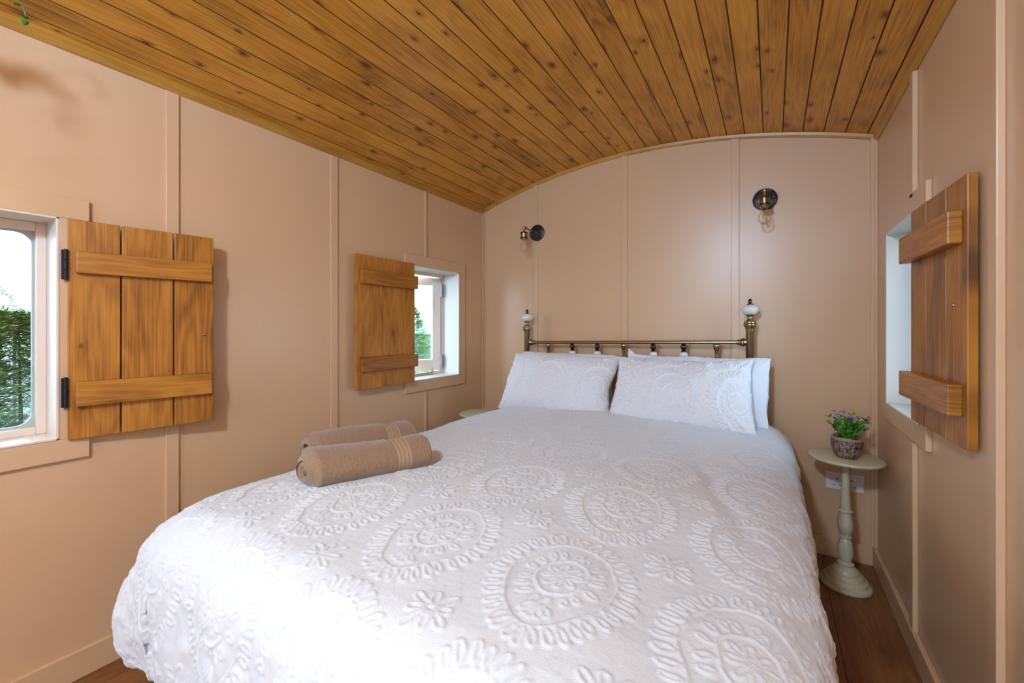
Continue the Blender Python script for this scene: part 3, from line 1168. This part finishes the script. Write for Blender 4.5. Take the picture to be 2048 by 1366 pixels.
def towel(label, loc, rot, seed, L=.345):
    root = thing('rolled_towel', label, 'towel', loc, rot, 'rolled taupe bath towels on the duvet')
    # spiral cross-section (flattened roll), a band of thickness th
    th = .015
    turns = 2.6
    ns = 150

    def section(tt):
        a = tt * turns * 2 * PI
        r = .011 + .0150 * a / (2 * PI)
        return a, r
    a_end = turns * 2 * PI
    pts = []
    for k in range(ns + 1):
        a, r = section(k / ns)
        ph = a_end - a
        x = r * math.cos(PI * .62 - ph) * 1.38
        z = r * math.sin(PI * .62 - ph) * .96
        pts.append((x, z))
    pts = np.array(pts)
    d = np.gradient(pts, axis=0)
    nrm = np.stack([d[:, 1], -d[:, 0]], 1)
    nrm /= np.linalg.norm(nrm, axis=1, keepdims=True)
    outp = pts + nrm * th / 2
    inp = pts - nrm * th / 2
    # make sure out is out
    if np.linalg.norm(outp[-1]) < np.linalg.norm(inp[-1]):
        outp, inp = inp, outp
    # rounded tip
    tip = pts[-1] + (pts[-1] - pts[-2]) / np.linalg.norm(pts[-1] - pts[-2]) * th * .5
    ring = np.concatenate([outp, tip[None], inp[::-1]])
    zmin = ring[:, 1].min()
    ring[:, 1] -= zmin
    # flatten the underside where it rests
    ring[:, 1] = np.where(ring[:, 1] < .012, .012 * (ring[:, 1] / .012) ** 1.6, ring[:, 1])
    nr = len(ring)

    def piece(y0, y1, name, m, groove, n, end0, end1):
        ys = np.linspace(y0, y1, n)
        P = np.zeros((n, nr, 3))
        for i, y in enumerate(ys):
            sc = 1.0
            if groove:
                sc = 1 - .012 - .020 * (0.5 - .5 * math.cos((y - y0) / (y1 - y0) * 2 * PI * groove))
            cenz = ring[:, 1].mean()
            rr = ring.copy()
            rr[:, 0] *= sc
            rr[:, 1] = rr[:, 1] * (1 + .03 * math.sin(y * 17 + seed)) * (sc if sc < 1 else 1)
            tap = 1 - .10 * (y / L)
            ed = max(0, 1 - y / .014) if y < .1 else max(0, 1 - (L - y) / .010)
            tap *= 1 - .16 * ed ** 2
            hz = rr[:, 1].max() * .45
            P[i, :, 0] = rr[:, 0] * tap
            P[i, :, 1] = y + .30 * (rr[:, 0] * tap) * (1 - .6 * y / L) + (.010 * np.sin(np.arange(nr) * .055 + seed) if y < .1 else 0) * max(0, 1 - y / .1)
            P[i, :, 2] = hz + (rr[:, 1] - hz) * (1 - .16 * ed ** 2)
            if not groove:
                k = np.arange(nr)
                nz = .0016 * vnoise(k * .8 + seed, np.full(nr, y * 260), seed) * .6 + .0020 * vnoise(k * .13, np.full(nr, y * 16), seed + 1)
                cx, cz = P[i, :, 0], P[i, :, 2] - .05
                rad = np.hypot(cx, cz) + 1e-6
                up = np.clip(P[i, :, 2] / .02, 0, 1)
                P[i, :, 0] += cx / rad * nz
                P[i, :, 2] += cz / rad * nz * up
        vs = P.reshape(-1, 3).tolist()
        fs = []
        for i in range(n - 1):
            for k in range(nr):
                j = (k + 1) % nr
                fs.append((i * nr + k, i * nr + j, (i + 1) * nr + j, (i + 1) * nr + k))
        # end strips between outer and inner outlines
        for base in (0, (n - 1) * nr):
            for k in range(ns):
                fs.append((base + k, base + k + 1, base + nr - 2 - k, base + nr - 1 - k))
        return MB().add(vs, fs).build(name, m, root, smooth=True, angle=60)
    b0, b1 = .66 * L, .80 * L
    piece(0, b0, 'terry_body', m_towel, 0, 90, True, False)
    piece(b0, b1, 'woven_band', m_tband, 4, 26, False, False)
    piece(b1, L * .955, 'terry_end', m_towel, 0, 30, False, True)
    piece(L * .955, L, 'hem', m_tband, 1, 6, False, True)
    return root


td = math.atan2(.25, .146)
towel('taupe rolled towel nearest the foot of the bed', (-1.098, .650, .632), (0, 0, td - PI / 2 + .06), 1)
towel('taupe rolled towel lying behind the front towel', (-1.284, .778, .628), (0, 0, td - PI / 2 + .08), 5)

# ------------------------------------------------------------------ bedside tables
TBL = [(.125, .524), (.127, .527), (.127, .534), (.124, .5375)]
COLP = [(.034, .507), (.030, .504), (.018, .500), (.0155, .496), (.0135, .480), (.0130, .465), (.0150, .40), (.0185, .335), (.0190, .318), (.0235, .316), (.025, .312), (.0235, .307), (.019, .304), (.020, .298), (.0265, .272), (.0275, .255),
        (.0255, .236), (.020, .218), (.0165, .211), (.021, .209), (.022, .205), (.0205, .201), (.0165, .198), (.020, .190), (.026, .168), (.0275, .150), (.026, .130), (.020, .110), (.018, .102), (.024, .100), (.029, .096), (.029, .090), (.025, .085)][::-1]
BASE = [(.084, 0), (.087, .003), (.087, .014), (.083, .019), (.075, .021), (.074, .024), (.075, .034), (.071, .039), (.062, .041), (.061, .044), (.061, .052), (.057, .057), (.048, .060), (.047, .064), (.044, .072), (.032, .080), (.026, .086)]


def side_table(label, loc):
    root = thing('pedestal_table', label, 'table', loc, group='cream pedestal bedside tables')
    MB().lathe([(.02, .5235), (.118, .5235), (.1255, .526), (.128, .5315), (.1255, .5365), (.121, .538)], 56).build('tabletop', m_cream, root, smooth=True)
    MB().lathe(COLP, 32).lathe([(.033, .500), (.040, .505), (.042, .5235)], 32).build('column', m_cream, root, smooth=True, angle=50)
    MB().lathe(BASE, 48).build('base', m_cream, root, smooth=True, angle=50)
    return root


TXY = (.257, 2.19)
side_table('cream painted pedestal table with turned column, to the right of the bed', (TXY[0], TXY[1], 0))
side_table('cream pedestal table in the far left corner, only its top edge showing above the duvet', (-1.562, 2.075, 0))

# socket ----------------------------------------------------------------
sk = thing('wall_socket', 'white double plug socket on the wall behind the pedestal table', 'socket', (.2825, YB, .358))
MB().box((-.0695, -.008, -.040), (.0695, 0, .040)).build('faceplate', m_white, sk, bevel=.002)
for s in (-1, 1):
    MB().box((s * .048 - .006, -.012, .006), (s * .048 + .006, -.007, .028)).build('switch', m_white, sk, bevel=.001)
    for (hx, hz, w, h) in ((s * .027, .010, .0022, .004), (s * .027 - .011, -.018, .0035, .0018), (s * .027 + .011, -.018, .0035, .0018)):
        MB().box((hx - w, -.0084, hz - h), (hx + w, -.0078, hz + h)).build('pin_hole', m_dark, sk)
MB().lathe([(.003, 0), (.003, .001), (.001, .0015)], 10, M=Matrix.Rotation(PI / 2, 4, 'X')).build('screw', m_steel, sk, (0, -.008, 0))

# potted plant ------------------------------------------------------------


def pot_material():
    m, n, l, p = mat('scribbled_stoneware')
    tc = n.new('ShaderNodeTexCoord')
    sep = n.new('ShaderNodeSeparateXYZ')
    l.new(tc.outputs['Object'], sep.inputs[0])

    def M(op, a, b=None):
        x = n.new('ShaderNodeMath')
        x.operation = op
        for i, v in enumerate((a, b)):
            if v is None:
                continue
            if isinstance(v, (int, float)):
                x.inputs[i].default_value = v
            else:
                l.new(v, x.inputs[i])
        return x.outputs[0]
    ang = M('ARCTAN2', sep.outputs[1], sep.outputs[0])
    tot = None
    for k, (sa, sz, off, thr) in enumerate(((3.4, 22, 0, .020), (3.0, 30, 11, .022), (4.2, 17, 27, .018))):
        c = n.new('ShaderNodeCombineXYZ')
        l.new(M('MULTIPLY', ang, sa), c.inputs[0])
        l.new(M('MULTIPLY', sep.outputs[2], sz), c.inputs[1])
        c.inputs[2].default_value = off
        t = n.new('ShaderNodeTexNoise')
        t.inputs['Scale'].default_value = 1.0
        t.inputs['Detail'].default_value = 1.0
        l.new(c.outputs[0], t.inputs['Vector'])
        ln_ = M('LESS_THAN', M('ABSOLUTE', M('SUBTRACT', t.outputs['Fac'], .47 + .02 * k)), thr)
        tot = ln_ if tot is None else M('MAXIMUM', tot, ln_)
    below = M('LESS_THAN', sep.outputs[2], .072)
    rimline = M('LESS_THAN', M('ABSOLUTE', M('SUBTRACT', sep.outputs[2], .0725)), .0012)
    f = M('MAXIMUM', M('MULTIPLY', tot, below), rimline)
    mx = n.new('ShaderNodeMix')
    mx.data_type = 'RGBA'
    mx.inputs[6].default_value = (.30, .205, .145, 1)
    mx.inputs[7].default_value = (.018, .014, .016, 1)
    l.new(f, mx.inputs[0])
    l.new(mx.outputs[2], p.inputs['Base Color'])
    p.inputs['Roughness'].default_value = .45
    b = n.new('ShaderNodeBump')
    b.invert = True
    b.inputs['Strength'].default_value = .4
    b.inputs['Distance'].default_value = .001
    l.new(f, b.inputs['Height'])
    l.new(b.outputs[0], p.inputs['Normal'])
    return m


m_pot = pot_material()
m_soil = simple('dark_soil', (.012, .009, .006), .9, bump=.8, bscale=300)
m_leaf = simple('bright_leaf', (.030, .20, .012), .4, vary=.5, vscale=60)
m_leaf2 = simple('yellow_green_leaf', (.17, .42, .04), .4, vary=.3, vscale=60)
m_petal = simple('magenta_petal', (.50, .02, .36), .5)
m_petal2 = simple('pale_lilac_petal', (.55, .22, .55), .5)

pt = thing('potted_plant', 'small purple flowering plant in a scribbled stoneware pot', 'plant', (TXY[0] + .003, TXY[1] - .012, .538))
mb = MB()
ro = [(.026, 0), (.036, .003), (.044, .016), (.050, .036), (.0525, .058), (.0525, .076), (.0515, .085), (.049, .0865), (.0465, .084), (.0465, .072), (.040, .070)]
vs = []
n = 40
for (r, z) in ro:
    for i in range(n):
        a = 2 * PI * i / n
        rr = r * (1 + .020 * math.cos(a * 6 + .4) * min(1, z / .03))
        zz = z + (.0018 * math.sin(a * 3 + 1) if z > .07 else 0)
        vs.append((rr * math.cos(a), rr * math.sin(a), zz))
fs = [(j * n + i, j * n + (i + 1) % n, (j + 1) * n + (i + 1) % n, (j + 1) * n + i) for j in range(len(ro) - 1) for i in range(n)]
fs.append(tuple(range(n))[::-1])
MB().add(vs, fs).build('pot', m_pot, pt, smooth=True, angle=80)
MB().lathe([(.002, .076), (.03, .075), (.046, .072), (.046, .070)], 28).build('soil', m_soil, pt)
rng = random.Random(5)


def leaf_geo(mb, p, d, up, L, W):
    d = d.normalized()
    s = d.cross(up)
    if s.length < 1e-4:
        s = Vector((1, 0, 0))
    s.normalize()
    nn = s.cross(d).normalized()
    a = p
    t1 = p + d * L * .35
    t2 = p + d * L * .72
    mb.add([a, t1 + s * W / 2 + nn * W * .12, t2 + s * W * .38 + nn * W * .1, p + d * L, t2 - s * W * .38 + nn * W * .1, t1 - s * W / 2 + nn * W * .12, t1, t2],
           [(0, 6, 1), (1, 6, 7, 2), (2, 7, 3), (0, 5, 6), (5, 4, 7, 6), (4, 3, 7)])


flowers = []
stems, lv1, lv2 = MB(), MB(), MB()
for k in range(44):
    az = rng.uniform(0, 2 * PI)
    tilt = rng.uniform(.05, .85) if k > 10 else rng.uniform(0, .35)
    L = rng.uniform(.060, .118)
    base = Vector((.018 * math.cos(az) * rng.random(), .018 * math.sin(az) * rng.random(), .074))
    d = Vector((math.sin(tilt) * math.cos(az), math.sin(tilt) * math.sin(az), math.cos(tilt)))
    pts = [base + d * L * t + Vector((0, 0, .012 * math.sin(t * PI))) * (tilt) for t in (0, .33, .66, 1)]
    stems.tube(pts, [.0011, .001, .0009, .0007], 5)
    for j in range(11):
        t = rng.uniform(.08, 1)
        p = pts[0].lerp(pts[3], t)
        dd = Vector((rng.uniform(-1, 1), rng.uniform(-1, 1), rng.uniform(-.2, .9)))
        leaf_geo(lv1 if rng.random() < .66 else lv2, p, dd, Vector((0, 0, 1)), rng.uniform(.014, .023), rng.uniform(.011, .016))
    if k % 3 == 0 or tilt > .8:
        flowers.append((pts[3], d))
stems.build('stems', m_leaf2, pt)['kind'] = 'stuff'
lv1.build('leaves', m_leaf, pt)['kind'] = 'stuff'
lv2.build('young_leaves', m_leaf2, pt)['kind'] = 'stuff'


def flower_mesh():
    mb = MB()
    for i in range(6):
        a = 2 * PI * i / 6
        d = Vector((math.cos(a), math.sin(a), .35))
        leaf_geo(mb, Vector((0, 0, 0)), d, Vector((0, 0, 1)), .0095, .0064)
    return mb.mesh('flower', m_petal2)


fm = flower_mesh()
fc = MB()
for i in range(6):
    a = 2 * PI * (i + .5) / 6
    leaf_geo(fc, Vector((0, 0, .0006)), Vector((math.cos(a), math.sin(a), .42)), Vector((0, 0, 1)), .0062, .0042)
fcm = fc.mesh('flower_heart', m_petal)
for (p, d) in flowers:
    q = (d + Vector((rng.uniform(-.3, .3), -.5 + rng.uniform(-.3, .3), .2))).to_track_quat('Z', 'Y').to_euler()
    o = fin(bpy.data.objects.new('flower', fm), pt, p, q)
    fin(bpy.data.objects.new('flower_heart', fcm), o, (0, 0, .0006))

# ------------------------------------------------------------------ wall lamps


def lamp(label, x, z, yaw, L):
    root = thing('wall_lamp', label, 'lamp', (x, YB, z), group='industrial filament wall lamps')
    Mx = Matrix.Rotation(PI / 2, 4, 'X')
    MB().lathe([(.054, -.001), (.055, .004), (.054, .012), (.050, .014), (.002, .0145)], 48, M=Mx).build('backplate', m_black, root, smooth=True, angle=35)
    for sx in (-1, 1):
        MB().lathe([(.004, .013), (.004, .016), (.001, .018)], 12, (sx * .036, 0, sx * .006), Mx).build('screw', m_gold, root, smooth=True)
    d = Vector((math.sin(yaw), -math.cos(yaw), 0.06)).normalized()
    tip = d * L
    arm = MB().tube([d * .012, d * (L - .012)], .0052, 12).tube([d * .012, d * .022], .009, 14)
    # knuckle with wing screw
    arm.build('arm', m_brass, root, smooth=True, angle=40)
    kn = MB().tube([d * (L - .018), d * (L - .002)], .0085, 14)
    kn.lathe([(.003, -.013), (.0105, -.006), (.011, 0), (.0105, .006), (.003, .012)], 16, tip)
    side = Vector((math.cos(yaw), math.sin(yaw), 0))
    kn.tube([tip + side * .006, tip + side * .020], .0035, 8).tube([tip + side * .018, tip + side * .027], [.006, .003], 8)
    kn.build('knuckle', m_brass, root, smooth=True, angle=40)
    t = tip
    hol = MB().lathe([(.006, -.006), (.0065, -.022), (.010, -.026), (.0225, -.030), (.024, -.033), (.024, -.037), (.0215, -.038), (.0215, -.064), (.0245, -.065), (.0245, -.071), (.020, -.072), (.018, -.078)][::-1], 28, t)
    h = hol.build('lamp_holder', m_brass, root, smooth=True, angle=35)
    MB().lathe([(.0243, -.0385), (.0250, -.037), (.0250, -.033), (.0238, -.0315)][::-1], 28, t, cap=False).lathe([(.0250, -.0725), (.0258, -.071), (.0258, -.065), (.0248, -.0635)][::-1], 28, t, cap=False).build('dark_ring', m_brassdk, h, smooth=True)
    b = MB()
    zb = -.078
    prof = [(.0125, zb), (.0135, zb - .012), (.0175, zb - .022), (.0245, zb - .033), (.0285, zb - .046), (.0285, zb - .056), (.0245, zb - .070), (.016, zb - .079), (.006, zb - .083), (.0005, zb - .0835)]
    bl = b.lathe(prof[::-1], 32, t, cap=False).build('bulb', m_bulb, root, smooth=True, angle=80)
    st = MB().lathe([(.0125, zb + .004), (.012, zb - .004), (.005, zb - .012), (.003, zb - .022), (.002, zb - .030)][::-1], 14, t)
    st.build('glass_stem', m_bulb, bl, smooth=True)
    for k in range(4):
        a = PI / 2 * k + .5
        MB().tube([t + Vector((.0095 * math.cos(a), .0095 * math.sin(a), zb - .016)), t + Vector((.0045 * math.cos(a), .0045 * math.sin(a), zb - .058))], .0017, 6).build('filament', m_fil, bl)
    return root


m_fil, n_, l_, p_ = mat('amber_filament')
p_.inputs['Base Color'].default_value = (.75, .42, .06, 1)
p_.inputs['Roughness'].default_value = .5
lamp('black and brass wall lamp with clear bulb, on the right above the bed', -.032, 1.724, 0.0, .135)
lamp('black and brass wall lamp with clear bulb, on the left of the headboard wall', -1.347, 1.717, -.12, .150)

# ------------------------------------------------------------------ hanging vine near the camera, top left
hv = thing('hanging_plant', 'green trailing plant hanging from the ceiling at the top left', 'plant', (-1.50, 0.02, 1.70))
MB().tube([(0, 0, .10), (0, 0, .285)], .0015, 6).build('hanging_cord', m_steel, hv)
MB().lathe([(.004, .26), (.012, .285), (.014, .292)], 12).build('ceiling_hook', m_steel, hv)
vine, vl = MB(), MB()
rng = random.Random(11)
paths = [[(-.02, .05, .10), (-.035, .11, .16), (-.045, .165, .185), (-.05, .185, .16), (-.05, .190, .130)]]
for k in range(14):
    a = rng.uniform(0, 2 * PI)
    if math.sin(a) > .1:
        a = -a
    r = rng.uniform(.07, .15)
    paths.append([(0, 0, .10), (.05 * math.cos(a), .05 * math.sin(a), .15), (r * math.cos(a), r * math.sin(a), .12), (r * 1.05 * math.cos(a), r * 1.05 * math.sin(a), .12 - rng.uniform(.05, .3))])
for k in range(8):
    a = rng.uniform(.2, 2.6)
    r = rng.uniform(.04, .09)
    paths.append([(0, 0, .10), (.03 * math.cos(a), .03 * math.sin(a), .14), (r * math.cos(a), r * math.sin(a), .12 + rng.uniform(-.05, .05))])
for pi_, pth in enumerate(paths):
    P3 = [Vector(p) for p in pth]
    vine.tube(P3, .0013, 5)
    for j in range(len(P3) - 1):
        for t in (.2, .5, .8) if pi_ else ((.85,) if j >= 2 else ()):
            p = P3[j].lerp(P3[j + 1], t)
            for e in range(2):
                leaf_geo(vl, p, Vector((rng.uniform(-1, 1), rng.uniform(-1, 1), rng.uniform(-1, .1))), Vector((0, 0, 1)), rng.uniform(.014, .024), rng.uniform(.009, .014))
vine.build('stems', m_leaf, hv)['kind'] = 'stuff'
vl.build('leaves', m_leaf, hv)['kind'] = 'stuff'

# ------------------------------------------------------------------ outside
m_ground = simple('pale_gravel', (.16, .16, .15), .95, vary=.3, vscale=3)
m_con = simple('conifer_foliage', (.15, .25, .055), .7, vary=.6, vscale=9)
m_con2 = simple('young_conifer_foliage', (.26, .38, .07), .7, vary=.5, vscale=9)
m_bark = simple('bark', (.10, .08, .06), .9)
m_fence = simple('dark_fence_paint', (.022, .026, .04), .5)
m_shed = simple('pale_grey_render', (.15, .17, .19), .9)
m_roof = simple('white_sheet_roof', (.24, .25, .27), .6)
gr = MB().box((-30, -20, -.75), (-1.95, 30, -.60)).box((.55, -20, -.75), (20, 30, -.60)).build('ground', m_ground)
struct(gr, 'pale gravel ground outside the windows', 'ground')


def conifer(label, loc, H, rad, n, seed, fm_, name='conifer_shrub', cat='shrub', group='shrubs outside the windows', z0=.08):
    rg = random.Random(seed)
    root = thing(name, label, cat, loc, group=group)
    n = int(n * 1.5)
    MB().tube([(0, 0, 0), (.02, .01, H * .5), (0, 0, H * .95)], [.018, .012, .003], 8).build('trunk', m_bark, root)
    mb = MB()
    for k in range(n):
        t = rg.random() ** .8
        z = z0 * H + t * H * (1 - z0)
        rr = rad * (1 - t ** 1.6) * (0.35 + .65 * rg.random() ** .5) + .02
        a = rg.uniform(0, 2 * PI)
        rr *= 1 + .25 * math.sin(a * 3 + z * 5 + seed)
        p = Vector((rr * math.cos(a), rr * math.sin(a), z))
        d = Vector((math.cos(a), math.sin(a), rg.uniform(-.1, .7))).normalized()
        s = d.cross(Vector((0, 0, 1))).normalized()
        L = rg.uniform(.06, .13)
        for j in range(5):
            q = p + d * L * j / 5
            for sg in (-1, 1):
                e = (d * .6 + s * sg * 1.0 + Vector((0, 0, rg.uniform(-.3, .4)))).normalized()
                w = e.cross(Vector((0, 0, 1))) * .009
                ln = L * .42 * (1 - j / 7)
                mb.add([q - w, q + w, q + e * ln], [(0, 1, 2)])
    mb.build('foliage', fm_, root)['kind'] = 'stuff'
    return root


# seen through the left hand window
conifer('bushy green conifer close to the left hand window', (-3.15, .40, -.60), 1.74, .55, 4200, 1, m_con)
conifer('light green conifer left of the bushy one outside the left hand window', (-4.3, .02, -.60), 2.02, .42, 2600, 2, m_con2)
conifer('small conifer low against the fence outside the left hand window', (-4.6, 1.45, -.60), 1.35, .6, 1800, 3, m_con)
# seen through the far left window
conifer('green conifer outside the far left window', (-3.30, 2.85, -.60), 1.50, .60, 4500, 4, m_con)
conifer('slender young conifer outside the far left window', (-4.3, 4.15, -.60), 1.95, .38, 2000, 5, m_con2)
conifer('round dark tree far off beyond the shed', (-8.2, 10.2, -.60), 3.0, 1.0, 3500, 6, m_con, 'tree', 'tree', None, .3)
conifer('grey green tree far off behind the fence', (-12.5, 1.2, -.60), 2.6, 1.4, 2000, 8, m_con, 'tree', 'tree', None, .2)

fc_ = thing('metal_fence', 'dark metal railing fence beyond the conifers', 'fence', (-5.9, .4, -.56))
pk = MB().box((-.008, -.011, 0), (.008, .011, 1.72)).mesh('picket', m_fence)
for k in range(34):
    fin(bpy.data.objects.new('picket', pk), fc_, (0, -1.8 + k * .125, .03 + .10 * (k % 2) * .4))
pmh = MB().box((-.03, -.03, 0), (.03, .03, 1.84)).mesh('fence_post', m_fence)
for y in (-1.86, -.05, 1.05, 2.45):
    fin(bpy.data.objects.new('fence_post', pmh), fc_, (.02, y, 0))
rm_ = MB().box((-.015, -2.15, -.022), (.015, 2.15, .022)).mesh('fence_rail', m_fence)
for z in (.3, 1.66):
    fin(bpy.data.objects.new('fence_rail', rm_), fc_, (.01, .3, z))

sh = thing('shed', 'long low pale building beyond the far left window', 'building', (-13.5, 9.2, -.60), (0, 0, R(38)))
MB().box((-4, -1.2, 0), (4, 1.2, 1.45)).build('wall', m_shed, sh)
MB().add([(-4.1, -1.4, 1.45), (4.1, -1.4, 1.45), (4.1, 1.4, 1.45), (-4.1, 1.4, 1.45), (-4.1, 0, 1.95), (4.1, 0, 1.95)], [(0, 1, 5, 4), (1, 2, 5), (2, 3, 4, 5), (3, 0, 4), (0, 3, 2, 1)]).build('roof', m_roof, sh)
for k in range(6):
    MB().box((-3.5 + k * 1.25, -1.23, .55), (-2.9 + k * 1.25, -1.19, 1.15)).build('window', m_fence, sh)
